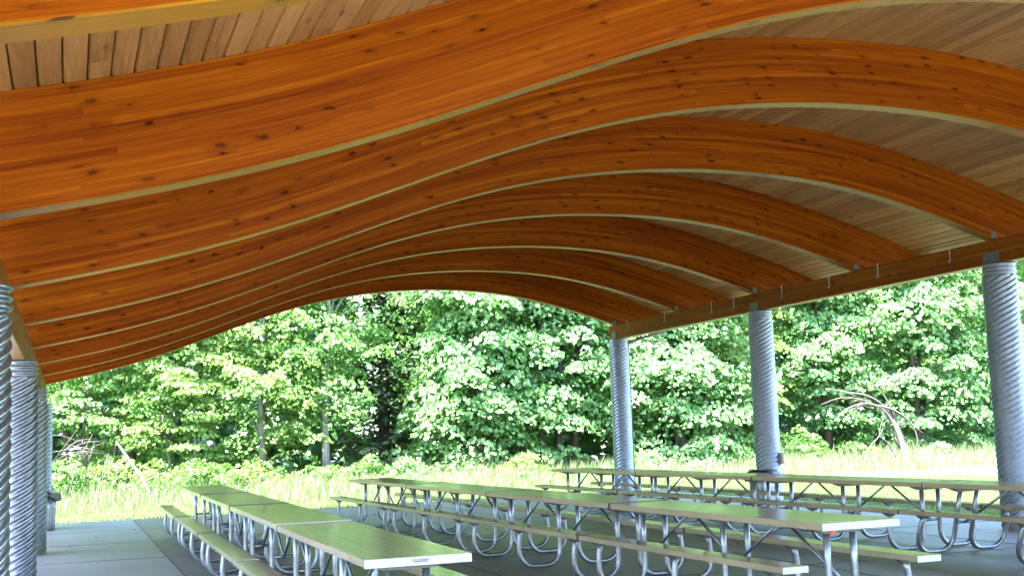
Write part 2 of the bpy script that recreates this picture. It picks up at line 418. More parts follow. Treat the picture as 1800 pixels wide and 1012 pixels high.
beam_rng = random.Random(7)
def beam_mesh(Y, uo):
    """side faces (material 0) and soffit (material 1); UVs in metres"""
    xs = np.linspace(XA, XE, NX)
    nv = 15
    b = MB(); me_f = []; mats = []
    rows = []
    bev = 0.008
    for x in xs:
        z, n, u = prof(x)
        p = Vector((x, 0, z))
        q = p + n * DEP
        # the tails past the right girder are taper-cut
        cut = max(0.0, min(DEP - .04, (3.60 + (x - 11.9) * .16 - z) / n.z)) if x > 11.85 else 0.0
        p = p + n * cut
        ring = [(p + n * bev, -TB / 2, 0.0), (q, -TB / 2, DEP), (q, TB / 2, DEP), (p + n * bev, TB / 2, 0.0),
                (p, TB / 2 - bev, 0.0), (p, -TB / 2 + bev, 0.0)]
        rows.append((ring, u, cut))
    vs = []
    for ring, u, cut in rows:
        for (p, dy, v) in ring: vs.append((p.x, Y + dy, p.z))
    fs = []; uvs = []
    for i in range(NX - 1):
        u0, u1 = rows[i][1] + uo, rows[i + 1][1] + uo
        a, c = i * 6, (i + 1) * 6
        def quad(k, l, v0, v1, m):
            fs.append((a + k, c + k, c + l, a + l)); uvs.append([(u0, v0), (u1, v0), (u1, v1), (u0, v1)]); mats.append(m)
        fs.append((a, c, c + 1, a + 1)); mats.append(0)
        uvs.append([(u0, .4 + rows[i][2]), (u1, .4 + rows[i + 1][2]), (u1, .4 + DEP), (u0, .4 + DEP)])      # near face
        quad(1, 2, 1.1, 1.1 + TB, 0)
        quad(2, 3, 2.0 + DEP, 2.0, 0)
        quad(3, 4, 2.99, 3.0, 1)
        quad(4, 5, 3.0, 3.0 + 0.038, 1)
        quad(5, 0, 3.05, 3.06, 1)
    for e, rev in ((0, True), (NX - 1, False)):
        f = [e * 6 + k for k in range(6)]
        w = [(0.1, 5.0), (0.1, 5.6), (0.2, 5.6), (0.2, 5.0), (.19, 5.), (.11, 5.)]
        if not rev: f.reverse(); w.reverse()
        fs.append(tuple(f)); uvs.append(w); mats.append(0)
    b.add(vs, fs, False, uvs)
    me = b.mesh('arched_beam', M['glulam']); me.materials.append(M['soffit'])
    me.polygons.foreach_set('material_index', mats)
    return me
beams = []
for k in range(9):
    Y = YG - k * S
    o = link(bpy.data.objects.new('arched_beam', beam_mesh(Y, 13.7 * k + beam_rng.random() * 5)))
    P(o); beams.append(o)
    # steel angle cleats tying the beam down on the girders
    for gx, gz, sg in ((XR - .13, 3.775, -1), (XL - .02, 2.665, 1)):
        c = MB()
        c.box(gx - .04, gx + .04, Y - TB / 2 - .012, Y - TB / 2 - .002, gz + .002, gz + .095)
        c.box(gx - .04, gx + .04, Y - TB / 2 - .07, Y - TB / 2 - .012, gz + .002, gz + .010)
        for s_ in (-.022, .022):
            c.tube([(gx + s_, Y - TB / 2 - .020, gz + .07), (gx + s_, Y - TB / 2 - .010, gz + .07)], .012, 6)
        c = c.build('steel_cleat', M['plate']); c.parent = o

# roof deck: planks running along the building, on top of the beams
y0r, y1r = 0.35, 26.2
pl = MB(); W_ = 0.1305
tot = float(np.interp(XB, xs_, arc_)); s0 = float(np.interp(XA, xs_, arc_))
nP = int((tot - s0) / W_)
prng = random.Random(3)
def deckpt(sv, h):
    x = float(np.interp(sv, arc_, xs_)); z, n, u = prof(x)
    # follow the top of the beam
    return Vector((x, 0, z)) + n * (DEP + h)
topscale = 1.0
for i in range(nP):
    sa = s0 + i * W_; sb = sa + W_
    q = 0.0027
    cs = [deckpt(sa + q, 0.016), deckpt(sa + 0.012, 0.002), deckpt(sb - 0.012, 0.002), deckpt(sb - q, 0.016), deckpt(sb - q, 0.042), deckpt(sa + q, 0.042)]
    y = y0r - prng.random() * 3
    while y < y1r:
        L = 3.4 + prng.random() * 2.4
        ya, yb = max(y, y0r), min(y + L, y1r)
        if yb - ya > 0.02:
            vs = [(c.x, ya + .0008, c.z) for c in cs] + [(c.x, yb - .0008, c.z) for c in cs]
            fs = [(k, (k + 1) % 6, 6 + (k + 1) % 6, 6 + k) for k in range(6)] + [tuple(reversed(range(6))), tuple(range(6, 12))]
            pl.add(vs, fs)
        y += L
deck = P(pl.build('roof_deck', M['deck']))
# stained backing seen in the grooves, and the roof sheet on top
bk = MB(); rs = MB()
for dst, h0, h1, m in ((bk, 0.0425, 0.052, 'groove'), (rs, 0.055, 0.12, 'roof')):
    vs = []; fs = []
    N2 = 120
    ss = np.linspace(s0, s0 + nP * W_, N2)
    ex = 0 if m == 'groove' else 0.06
    for sv in ss:
        for h in (h0, h1):
            p = deckpt(sv, h)
            vs += [(p.x, y0r - ex, p.z), (p.x, y1r + ex, p.z)]
    for i in range(N2 - 1):
        a, c = i * 4, (i + 1) * 4
        fs += [(a, a + 1, c + 1, c), (a + 2, c + 2, c + 3, a + 3), (a, c, c + 2, a + 2), (a + 1, a + 3, c + 3, c + 1)]
    e = (N2 - 1) * 4
    fs += [(0, 2, 3, 1), (e, e + 1, e + 3, e + 2)]
    dst.add(vs, fs, False)
g_ = bk.build('groove_backing', M['groove']); g_.parent = deck
P(rs.build('roof_sheet', M['roof']))

# girders carried by the columns
GW = 0.20
def girder(x, z0, z1, face, uo):
    b = MB(); ya, yb = .62, YG + .27
    bv = .006
    sec = [(x - GW / 2, z0 + bv), (x - GW / 2, z1), (x + GW / 2, z1), (x + GW / 2, z0 + bv), (x + GW / 2 - bv, z0), (x - GW / 2 + bv, z0)]
    vs = []; N3 = 20
    ys = np.linspace(ya, yb, N3)
    for y in ys: vs += [(p[0], y, p[1]) for p in sec]
    fs = []; uvs = []; mats = []
    for i in range(N3 - 1):
        a, c = i * 6, (i + 1) * 6; u0, u1 = ys[i] + uo, ys[i + 1] + uo
        vv = [(0.4, 0.4 + z1 - z0), (1.2, 1.4), (2.0 + z1 - z0, 2.0), (2.9, 2.91), (3.0, 3.036), (3.05, 3.06)]
        for k in range(6):
            l = (k + 1) % 6
            fs.append((a + k, a + l, c + l, c + k)); uvs.append([(u0, vv[k][0]), (u0, vv[k][1]), (u1, vv[k][1]), (u1, vv[k][0])]); mats.append(1 if k >= 3 else 0)
    e = (N3 - 1) * 6
    fs += [tuple(reversed(range(6))), tuple(range(e, e + 6))]
    w = [(5, 6), (5, 6.33), (5.2, 6.33), (5.2, 6), (5.19, 6), (5.01, 6)]
    uvs += [list(reversed(w)), w]; mats += [0, 0]
    b.add(vs, fs, False, uvs)
    me = b.mesh('girder', M['girder']); me.materials.append(M['soffit']); me.polygons.foreach_set('material_index', mats)
    return P(link(bpy.data.objects.new('girder', me)))
gr = girder(XR, ZR + .005, 3.772, -1, 3.0)
gl = girder(XL, ZL + .005, 2.662, 1, 41.0)
tag(gl, label='greenish weathered girder beam low on the left columns')
def hook(y):
    h = MB(); x = XR - GW / 2 - .012
    pts = [(x + .01, y, 3.80), (x - .004, y, 3.785), (x - .004, y, 3.61)]
    for k in range(6):
        a = PI * k / 5
        pts.append((x - .004 - .016 * (1 - math.cos(a)), y, 3.61 - .016 * math.sin(a)))
    h.tube(pts, .0075, 8)
    o = h.build('hanging_hook', M['cap']); o.parent = gr; o.matrix_parent_inverse = Matrix.Identity(4)
    return o
for y in (24.17, 22.37, 20.42, 19.59, 17.97, 16.58, 15.31, 13.70, 11.6, 10.3): hook(y)

# corrugated steel pipe columns
def column_mesh(H, n=84, dz=0.0115):
    nz = int(H / dz); pitch = 0.074; starts = 9; A = 0.010
    R0 = D / 2 - 0.006
    z = np.linspace(0, H, nz); th = np.arange(n) * 2 * PI / n
    Z, T = np.meshgrid(z, th, indexing='ij')
    hel = np.sin(2 * PI * Z / pitch - starts * T)
    ann = np.sin(2 * PI * (H - Z) / 0.052)
    w = np.clip((Z - (H - 0.19)) / 0.05, 0, 1)
    prof_ = hel * (1 - w) + ann * w
    prof_ = np.sign(prof_) * np.abs(prof_) ** 0.8
    Rr = R0 + A * prof_ + .0016 * np.sin(T * 3 + Z * 2.1) * np.sin(Z * 3.7 + T) + .0012 * np.sin(Z * 9 + 2 * T)
    V = np.stack([Rr * np.cos(T), Rr * np.sin(T), Z], -1).reshape(-1, 3)
    i, k = np.meshgrid(np.arange(nz - 1), np.arange(n), indexing='ij')
    F = np.stack([i * n + k, i * n + (k + 1) % n, (i + 1) * n + (k + 1) % n, (i + 1) * n + k], -1).reshape(-1, 4)
    o = np_mesh('column', V, F, M['pipe'])
    me = o.data
    me.polygons.foreach_set('use_smooth', np.ones(len(F), bool)); bpy.data.objects.remove(o)
    return me
cmR, cmL = column_mesh(ZR), column_mesh(ZL)
columns = {}
for side, me, x, z, gx in (('r', cmR, XR, ZR, -1), ('l', cmL, XL, ZL, 1)):
    for j in range(5):
        y = YG - 2 * S * j
        o = link(bpy.data.objects.new('column', me)); o.location = (x, y, 0); P(o)
        columns[(side, j)] = o
        cp = MB(); cp.lathe([(0.0, 0.0), (D / 2 - .012, 0.0), (D / 2 - .012, .004), (0, .004)], 32)
        c2 = cp.build('column_cap', M['plate']); c2.parent = o; c2.location = (0, 0, z - .003)
        # saddle plate on the girder face, bolted
        p = MB(); fx = -GW / 2 - .001 if gx < 0 else GW / 2 + .001
        hw = .155 if side == 'r' and j else .13
        p.box(min(fx, fx + gx * .009), max(fx, fx + gx * .009), -hw + .0, hw, z + .004, z + .165)
        for yy in (-hw + .03, hw - .03):
            for zz in (.05, .125):
                p.tube([(fx, yy, z + zz), (fx + gx * .02, yy, z + zz)], .011, 6)
        pp = p.build('saddle_plate', M['plate']); pp.parent = o

# downspout from the eave to the ground on the far right column
ds = MB()
ds.tube([(12.92, 25.06, 3.78), (12.80, 25.05, 3.655), (11.90, 25.02, 3.40), (11.845, 25.01, 3.34), (11.845, 25.01, 0.02)], .032, 10)
P(ds.build('downspout', M['spout']))
# gutter along the right eave
gt = MB(); 
zg = deckpt(s0 + nP * W_, 0.0)
gt.box(zg.x + .03, zg.x + .13, y0r, y1r, zg.z + .0, zg.z + .11, .01)
P(gt.build('gutter', M['spout']))

# electrical box on the middle right column
e = MB(); a0 = math.atan2(-.75, .66)
e.box(-.075, .075, -.03, .03, -.10, .10, .008)
eb = e.build('outlet_box', M['dark']); eb.parent = columns[('r', 1)]
eb.location = (0.245 * math.cos(a0) - .02, 0.245 * math.sin(a0), 0.86); eb.rotation_euler = (0, 0, a0 + PI / 2)
e = MB(); e.box(-.045, .045, -.042, -.031, -.07, .06, .004)
c = e.build('box_cover', M['plate']); c.parent = eb

# ------------------------------------------------------------------ picnic tables
TL = 3.445; TW = 0.661; FS = 1.4523; BO = 0.575; BW = 0.205; BZ = 0.482; TZ = 0.76; TT = 0.050
def U_path(sg, rack=0.0):
    """bench post, ground runner and table leg bent from one tube; local x across"""
    xb = sg * (BO + .01); xt = sg * (TW / 2 - .215); rz = .030; pts = []
    R1 = .17
    def sh(x, z): return (x, -rack * (z - .45), z)
    pts.append(sh(xb - sg * .02, BZ - .055)); pts.append(sh(xb, .36)); pts.append(sh(xb + sg * .012, .27))
    for k in range(9):
        a = PI / 2 * k / 8
        pts.append(sh(xb + sg * .012 - sg * R1 * (1 - math.cos(a)), rz + R1 - R1 * math.sin(a)))
    xi = xt
    for k in range(9):
        a = PI / 2 * k / 8
        pts.append(sh(xi + sg * R1 - sg * R1 * math.sin(a), rz + R1 - R1 * math.cos(a)))
    pts.append(sh(xt, .45)); pts.append(sh(xt, TZ - TT - .012))
    return pts
def planks(x0, x1, n, z0, z1, L):
    b = MB(); w = (x1 - x0) / n
    for i in range(n):
        b.box(x0 + i * w + .0008, x0 + (i + 1) * w - .0008, -L / 2, L / 2, z0, z1, .003)
        # ribbed upper face of the extrusion
        m = 5
        for k in range(m):
            xc = x0 + (i + (k + .5) / m) * w
            b.box(xc - w / m * .40, xc + w / m * .40, -L / 2 + .0015, L / 2 - .0015, z1 - .001, z1 + .0012)
    return b
proto_meshes = {}
def make_table(rack=0.0):
    root = empty('picnic_table')
    tp = planks(-TW / 2, TW / 2, 3, TZ - TT, TZ, TL - .012).build('table_top', M['top'], root)
    for sg in (-1, 1):
        y = sg * (TL / 2 - .003)
        MB().box(-TW / 2 - .002, TW / 2 + .002, min(y - sg * .003, y + sg * .003), max(y - sg * .003, y + sg * .003), TZ - TT - .002, TZ - .0015, .001).build('end_cap', M['cap'], tp)
    for sg in (-1, 1):
        xc = sg * BO
        bn = planks(xc - BW / 2, xc + BW / 2, 1, BZ - .045, BZ, TL - .012).build('bench', M['top'], root)
        for s2 in (-1, 1):
            y = s2 * (TL / 2 - .003)
            MB().box(xc - BW / 2 - .002, xc + BW / 2 + .002, min(y - s2 * .003, y + s2 * .003), max(y - s2 * .003, y + s2 * .003), BZ - .047, BZ - .0015, .001).build('end_cap', M['cap'], bn)
    for k in (-1, 0, 1):
        y = k * FS
        for sg in (-1, 1):
            MB().tube([(p[0], y + p[1], p[2]) for p in U_path(sg, rack)], .0258, 10).build('leg', M['tube'], root)
            xc = sg * BO
            MB().add([(xc - .09, y - .03, BZ - .0465), (xc + .09, y - .03, BZ - .0465), (xc + .09, y + .03, BZ - .0465), (xc - .09, y + .03, BZ - .0465),
                      (xc - .03, y - .024, BZ - .085), (xc + .03, y - .024, BZ - .085), (xc + .03, y + .024, BZ - .085), (xc - .03, y + .024, BZ - .085)],
                     [(0, 1, 2, 3), (7, 6, 5, 4), (0, 4, 5, 1), (1, 5, 6, 2), (2, 6, 7, 3), (3, 7, 4, 0)]).build('seat_bracket', M['plate'], root)
        xt = TW / 2 - .215
        yc = y - rack * (.33 - .45)
        MB().tube([(-xt - .0, yc, .33), (xt + .0, yc, .33)], .017, 8).build('crossbar', M['tube'], root)
        w0, w1 = TW / 2 - .05, TW / 2 - .17
        zt, zb = TZ - TT - .0015, TZ - TT - .045
        yt = y - rack * (.70 - .45)
        MB().add([(-w0, yt - .028, zt), (w0, yt - .028, zt), (w0, yt + .028, zt), (-w0, yt + .028, zt),
                  (-w1, yt - .028, zb), (w1, yt - .028, zb), (w1, yt + .028, zb), (-w1, yt + .028, zb),],
                 [(0, 1, 2, 3), (7, 6, 5, 4), (0, 4, 5, 1), (1, 5, 6, 2), (2, 6, 7, 3), (3, 7, 4, 0)]).build('top_bracket', M['plate'], root)
    for k in (-1, 1):
        for s in (-1, 1):
            y1 = k * FS / 2 + s * FS / 2 - s * .02
            MB().tube([(0, k * FS / 2 + s * .05, TZ - TT - .012), (0, y1 - rack * (.33 - .45), .335)], .0135, 8).build('brace', M['tube'], root)
    return root
def children(o): return [c for c in bpy.data.objects if c.parent == o]
def copy_tree(o, parent=None):
    c = o.copy(); COL.objects.link(c)
    if parent: c.parent = parent
    for ch in children(o): copy_tree(ch, c)
    return c
proto = make_table()
first = [True]
def place(cx, cy, rz, label, zs=1.0, src=None):
    if src is not None: o = src
    elif first[0]: o = proto; first[0] = False
    else: o = copy_tree(proto)
    o.location = (cx, cy, 0); o.rotation_euler = (0, 0, rz); o.scale = (1, 1, zs)
    tag(o, label, 'picnic table', 'long aluminium picnic tables set end to end in rows')
    return o
ROWS = [
 (1.654, 7.238, 0.0072, 4, 3.482, [
   'nearest table of the left row, with scribbled white end cap facing the camera',
   'second table of the left row, set slightly higher than the scribbled one',
   'third table of the left row, between the raised table and the far end table',
   'farthest table of the left row, nearest the tall grass']),
 (5.006, 7.511, -0.0271, 4, 3.464, [
   'nearest table of the middle row, with a red tag under its corner',
   'second table of the middle row, just behind the table with the red tag',
   'third table of the middle row, one before the far end table of that row',
   'farthest table of the middle row, its far end against the tall grass']),
 (8.900, 11.396, -0.0294, 3, 3.464, [
   'table of the right row whose near end is beside the table with slanting legs',
   'middle table of the right row, in front of the middle right column and trash can',
   'farthest table of the right row, before the column with the dark downspout']),
]
tabs = {}
for r, (tx, ty, a, n, pitch, labs) in enumerate(ROWS):
    for k in range(n):
        al = k * pitch + TL / 2; ac = TW / 2
        x = tx + math.sin(a) * al + math.cos(a) * ac; y = ty + math.cos(a) * al - math.sin(a) * ac
        zs = 1.0
        zs = 1.0 + (.006 if r == 0 else .0022) * k + (.008 if r == 0 and k else 0)
        tabs[(r, k)] = place(x, y, -a + random.uniform(-.002, .002), labs[k], zs)
# where two tables meet, the hollow plank ends show dark instead of a white cap
dark_caps = {}
for (r, k), o in tabs.items():
    n = ROWS[r][3]
    for part in children(o):
        for c in children(part):
            if not c.name.startswith('end_cap'): continue
            near = c.data.vertices[0].co.y < 0
            if (near and (k > 0 or r == 2) and not (r == 0 and k == 1)) or (not near and k < n - 1):
                if c.data.name not in dark_caps:
                    d = c.data.copy(); d.materials[0] = M['dark']; dark_caps[c.data.name] = d
                    zt = max(v.co.z for v in d.vertices)
                    for v in d.vertices:
                        if v.co.z > zt - .002: v.co.z += .0055
                c.data = dark_caps[c.data.name]
tilt = make_table(rack=0.30)
a = -0.0294
x = 8.900 + math.sin(a) * -1.74 + math.cos(a) * TW / 2; y = 11.396 + math.cos(a) * -1.74 - math.sin(a) * TW / 2
place(x, y, -a - .004, 'nearest table of the right row, with slanting legs by the large column', src=tilt)
# scribble on the nearest end cap, red tag under the middle row's near corner
sc = MB(); sr = random.Random(5)
pts = []
for i in range(60):
    q = i / 59
    pts.append((-.04 + .10 * q + .014 * math.sin(i * 1.9), -TL / 2 - .0005, TZ - .026 + .011 * math.sin(i * 1.3 + 1) + .004 * sr.random()))
cap_near = [c for c in children([c for c in children(tabs[(0, 0)]) if c.name.startswith('table_top')][0])]
cap_near = min(cap_near, key=lambda c: min(v.co.y for v in c.data.vertices))
so = sc.tube(pts, .0011, 4).build('scribble', M['ink'], cap_near)
rt = MB(); rt.box(-.24, -.205, -TL / 2 + .03, -TL / 2 + .07, TZ - TT - .03, TZ - TT - .0025, .004)
rt.build('red_tag', M['red'], tabs[(1, 0)])

# ------------------------------------------------------------------ trash cans
def trash_can(x, y, label, rz=0.0):
    root = empty('trash_can', (x, y, 0), rz)
    tag(root, label, 'trash can', 'fluted metal trash cans with black liners')
    R = .225; H = .66
    fl = lambda r, z, a: r + (0.006 * math.copysign(abs(math.sin(a * 14)) ** .6, math.sin(a * 14)) if r > .05 else 0)
    b = MB(); b.lathe([(.0, .012), (R * .9, .012), (R * .93, .03), (R * .95, .2), (R * .97, .4), (R, H - .02), (R - .012, H - .02), (R * .85, .06), (0, .06)], 112, rfun=fl)
    b.build('can_body', M['tube'], root)
    bb = MB(); bb.lathe([(R + .004, H - .02), (R + .012, H - .012), (R + .012, H + .004), (R + .002, H + .010), (R - .012, H + .004)], 48)
    bb.build('rim', M['dark'], root)
    rr = random.Random(int(x * 10))
    ph = [rr.uniform(0, 6.28) for _ in range(6)]
    wav = lambda a: sum(math.sin(a * (k + 2) + ph[k]) / (k + 2) for k in range(6))
    bag = MB()
    n = 60; rows = [(R - .03, .35, 0), (R - .02, H - .05, 0), (R + .008, H + .022, .008), (R + .03, H + .020, .018), (R + .055, H - .03, .03), (R + .06, H - .10, .04)]
    vs = []
    for i, (r, z, am) in enumerate(rows):
        for k in range(n):
            a = 2 * PI * k / n
            w = wav(a)
            vs.append(((r + am * w) * math.cos(a), (r + am * w) * math.sin(a), z + (am * 1.6 * wav(a + 1.3) if i else 0)))
    fs = [(i * n + k, i * n + (k + 1) % n, (i + 1) * n + (k + 1) % n, (i + 1) * n + k) for i in range(len(rows) - 1) for k in range(n)]
    bag.add(vs, fs, True); bag.build('bag_liner', M['bag'], root)
    return root
trash_can(-.43, 24.42, 'metal trash can with black bag, at the foot of the far left columns')
trash_can(11.12, 18.40, 'metal trash can with black rim, standing before the middle right column', 1.0)

# ------------------------------------------------------------------ vegetation
def leaves(C, N, size, jit, fold=0.25, shape=0.8):
    """one folded leaf (two triangles) per centre C with rough normal N"""
    n = len(C)
    N = N + rng.normal(0, jit, (n, 3)); N /= np.linalg.norm(N, axis=1)[:, None] + 1e-9
    A = rng.normal(0, 1, (n, 3)); A -= (A * N).sum(1)[:, None] * N; A /= np.linalg.norm(A, axis=1)[:, None] + 1e-9
    A[:, 2] -= 0.5; A -= (A * N).sum(1)[:, None] * N; A /= np.linalg.norm(A, axis=1)[:, None] + 1e-9
    B = np.cross(N, A)
    s = size * (0.5 + 0.95 * rng.beta(2, 2.2, n))[:, None]
    v0 = C - A * s * .5; v2 = C + A * s * .55
    m = C - A * s * .05
    v1 = m + B * s * .5 * shape - N * s * fold * .5; v3 = m - B * s * .5 * shape - N * s * fold * .5
    V = np.stack([v0, v1, v2, v3], 1).reshape(-1, 3)
    i = np.arange(n) * 4
    F = np.concatenate([np.stack([i, i + 1, i + 2], 1), np.stack([i, i + 2, i + 3], 1)])
    return V, F

def clump_leaves(cen, out, rad, droop, count, size, jit):
    """umbrella shaped sprays: leaves spread over drooping caps"""
    n = len(cen); T = n * count
    c = np.repeat(cen, count, 0); o = np.repeat(out, count, 0); r = np.repeat(rad, count)[:, None]
    rho = np.sqrt(rng.uniform(0, 1, (T, 1))); th = rng.uniform(0, 2 * PI, (T, 1))
    lx, ly = rho * np.cos(th), rho * np.sin(th)
    off = np.concatenate([lx, ly, -droop * rho ** 2 + rng.normal(0, .055, (T, 1))], 1) * r
    off += o * r * 0.25 * (1 - rho)
    nor = np.concatenate([lx * droop * 1.1, ly * droop * 1.1, np.full((T, 1), .72)], 1) + o * np.array([.62, .62, .3])
    nor /= np.linalg.norm(nor, axis=1)[:, None]
    return c + off, nor

def tree(name, label, cat, x, y, h, rx, ry, zlo, nclump, count, size, leafmat, barkmat, trunks=1, trunk_r=.14, crad=(.5, 1.0), droop=.55, jit=.45, lean=0.0, fill=0.30, group=None, top=0.75, limbs=7, bare=0.0):
    nclump = int(nclump * 1.35); count = int(count * 1.65); size *= .79; fill = .42
    root = empty(name, (x, y, -.06))
    tag(root, label, cat, group)
    hz = (h - zlo) / 2; zc = zlo + hz
    # clump centres near the surface of an uneven ellipsoid, more of them low and outside
    u = rng.normal(0, 1, (nclump, 3)); u /= np.linalg.norm(u, axis=1)[:, None]
    lob = 1 + .20 * np.sin(u[:, 0] * 5 + x) * np.sin(u[:, 2] * 6 + y) + .12 * np.sin(u[:, 1] * 9 + x * 2)
    rr = np.where(rng.uniform(0, 1, nclump) < fill, rng.uniform(.25, .8, nclump), rng.uniform(.82, 1.03, nclump)) * lob
    flat = np.sign(u[:, 2]) * np.abs(u[:, 2]) ** .8
    cen = np.stack([u[:, 0] * rx * rr, u[:, 1] * ry * rr, zc + flat * hz * rr], 1)
    taper = 1 - (1 - top) * np.clip((cen[:, 2] - zlo) / (h - zlo), 0, 1)
    cen[:, :2] *= taper[:, None]
    cen[:, 2] = np.maximum(cen[:, 2], zlo + .2)
    rad = rng.uniform(crad[0], crad[1], nclump)
    C, N = clump_leaves(cen, u * np.array([1, 1, .5]), rad, droop, count, size, jit)
    keep = C[:, 2] > .12
    V, F = leaves(C[keep], N[keep], size, jit)
    np_mesh('crown', V, F, leafmat, root)
    tk = MB()
    tr = random.Random(int(x * 31 + y))
    for q in range(trunks):
        bx = (q - (trunks - 1) / 2) * .55 + tr.uniform(-.1, .1) if trunks > 1 else 0
        by = tr.uniform(-.3, .3) if trunks > 1 else 0
        path = []; rads = []; k = 9; th = h * (.86 if top > .5 else .96)
        w = tr.uniform(0, 6)
        for i in range(k):
            f = i / (k - 1)
            path.append((bx + (bx * .8 + lean) * f * h * .18 + .10 * math.sin(f * 6 + w), by + .08 * math.cos(f * 5 + w), f * th))
            rads.append(trunk_r * (1.25 if i == 0 else 1) * (1 - .78 * f))
        tk.tube(path, rads, 9)
        for j in range(limbs):
            f = tr.uniform(.18, .85); i0 = f * (k - 1); ia = int(i0)
            p = Vector(path[ia]).lerp(Vector(path[min(ia + 1, k - 1)]), i0 - ia)
            an = tr.uniform(0, 2 * PI)
            L = tr.uniform(.55, .9)
            e = Vector((math.cos(an) * rx * L, math.sin(an) * ry * L, tr.uniform(.2, 1.6)))
            m1 = p + e * .4 + Vector((0, 0, .35)); m2 = p + e * .75 + Vector((0, 0, .3)); 
            r0 = trunk_r * (1 - .75 * f) * .55
            tk.tube([p, m1, m2, p + e], [r0, r0 * .7, r0 * .45, r0 * .15], 6)
    tk.build('trunk', barkmat, root)
    return root

GM = 'maples and alders along the edge of the wood'
T = lambda *a, **k: tree('broadleaf_tree', *a, group=GM, **k)
# left: mixed thin alders and bushes
T('dark green small leaved tree behind the tangle of dead twigs at far left', 'tree', 0.6, 37.4, 9.0, 2.5, 2.0, .9, 150, 62, .13, M['alder'], M['bark_dark'], trunks=3, trunk_r=.06, crad=(.35, .75), droop=.4, jit=.6)
T('small leaved tree partly hidden behind the far left columns', 'tree', -2.6, 38.0, 9.0, 2.2, 2.0, .4, 120, 55, .13, M['alder'], M['bark_dark'], trunk_r=.09, crad=(.35, .75), droop=.4, jit=.6)
T('yellow green bushy tree standing right of the leaning dead log', 'tree', 3.0, 36.8, 7.6, 1.9, 1.7, .3, 150, 60, .14, M['yellow'], M['bark_pale'], trunks=2, trunk_r=.05, crad=(.35, .7), droop=.35, jit=.65)
T('alder with a grey pale trunk, its branches arching over the left table row', 'tree', 5.5, 37.2, 9.4, 2.4, 2.0, 1.1, 150, 62, .15, M['yellow'], M['bark_pale'], trunk_r=.12, crad=(.4, .85), droop=.6, jit=.5)
T('slender alder with a tall pale upright trunk showing through its leaves', 'tree', 7.35, 36.7, 9.8, 1.8, 1.6, 1.7, 110, 55, .15, M['alder'], M['bark_pale'], trunk_r=.13, crad=(.4, .8), droop=.6, jit=.5)
# centre and right: big leaf maples
T('big leaf maple with drooping bright clumps left of centre, above the tall grass', 'tree', 12.1, 37.0, 9.6, 2.25, 2.1, .25, 170, 85, .20, M['maple'], M['bark_dark'], trunk_r=.2, crad=(.55, 1.05), droop=.62)
T('big leaf maple with several brown trunks seen in a dark hollow', 'tree', 14.85, 37.6, 9.8, 2.4, 2.2, .9, 150, 85, .20, M['maple'], M['bark_dark'], trunks=4, trunk_r=.15, crad=(.55, 1.0), droop=.6)
T('wide terraced maple between the two farther right columns', 'tree', 18.9, 36.4, 8.6, 2.9, 2.3, .25, 190, 85, .20, M['maple'], M['bark_dark'], trunk_r=.2, crad=(.6, 1.1), droop=.6)
T('maple with tall pale broken trunk, behind the middle right column', 'tree', 22.0, 38.2, 10.0, 2.4, 2.2, .4, 150, 80, .19, M['yellow'], M['bark_pale'], trunk_r=.2, crad=(.5, .95), droop=.55)
T('loose leaved maple above the pile of bleached branches', 'tree', 25.4, 37.6, 10.0, 2.4, 2.2, 1.6, 140, 80, .19, M['maple'], M['bark_dark'], trunk_r=.14, crad=(.5, .95), droop=.6)
T('dense maple left of the large right column, over the tall meadow grass', 'tree', 28.9, 36.8, 9.6, 2.6, 2.2, .3, 170, 80, .20, M['maple'], M['bark_dark'], trunks=2, trunk_r=.12, crad=(.5, .95), droop=.65)
T('maple behind the large right column at the right edge of the photo', 'tree', 32.9, 37.0, 9.8, 2.5, 2.2, .4, 150, 75, .20, M['maple'], M['bark_dark'], trunk_r=.15, crad=(.5, 1.0), droop=.6)
# a dark conifer in the gap, and the darker second row
def conifer(label, x, y, h, r, group=None):
    root = empty('conifer', (x, y, -.06)); tag(root, label, 'tree', group)
    n = 5200
    z = rng.uniform(1.2, h, n); R = r * (1 - z / h * .8)
    th = rng.uniform(0, 2 * PI, n); rho = np.sqrt(rng.uniform(0, 1, n)) * R
    tier = np.abs(((z * 1.4) % 1) - .5)
    C = np.stack([rho * np.cos(th), rho * np.sin(th), z - rho * .3 - tier * .2], 1)
    N = np.stack([np.cos(th) * .4, np.sin(th) * .4, np.ones(n)], 1)
    V, F = leaves(C, N, .34, .35, shape=.45)
    np_mesh('crown', V, F, M['needle'], root)
    MB().tube([(0, 0, 0), (0, 0, h * .5), (0, 0, h)], [.22, .14, .03], 9).build('trunk', M['bark_dark'], root)
conifer('dark conifer in the shadowed gap left of the big centre maple', 9.95, 40.2, 15, 1.9)
for i, (x, y, h, lab) in enumerate([
    (2.0, 43.0, 12, 'dark tree deep in the wood behind the yellow green bushy tree'),
    (6.4, 42.5, 12, 'dark tree deep in the wood behind the pale trunked alders'),
    (13.4, 43.0, 13, 'dark tree deep in the wood behind the many trunked maple'),
    (17.5, 42.5, 13, 'dark tree deep in the wood behind the far right column'),
    (21.5, 44.0, 13, 'dark tree deep in the wood left of the middle right column'),
    (26.5, 43.0, 13, 'dark tree deep in the wood behind the bleached branch pile'),
    (31.5, 43.5, 13, 'dark tree deep in the wood behind the dense right maple'),
    (36.5, 43.0, 13, 'dark tree deep in the wood past the large right column')]):
    T(lab, 'tree', x, y, h, 3.0, 2.4, .6, 110, 55, .27, M['deepleaf'] if i % 2 else M['alder'], M['bark_dark'], trunk_r=.2, crad=(.7, 1.3), droop=.5)
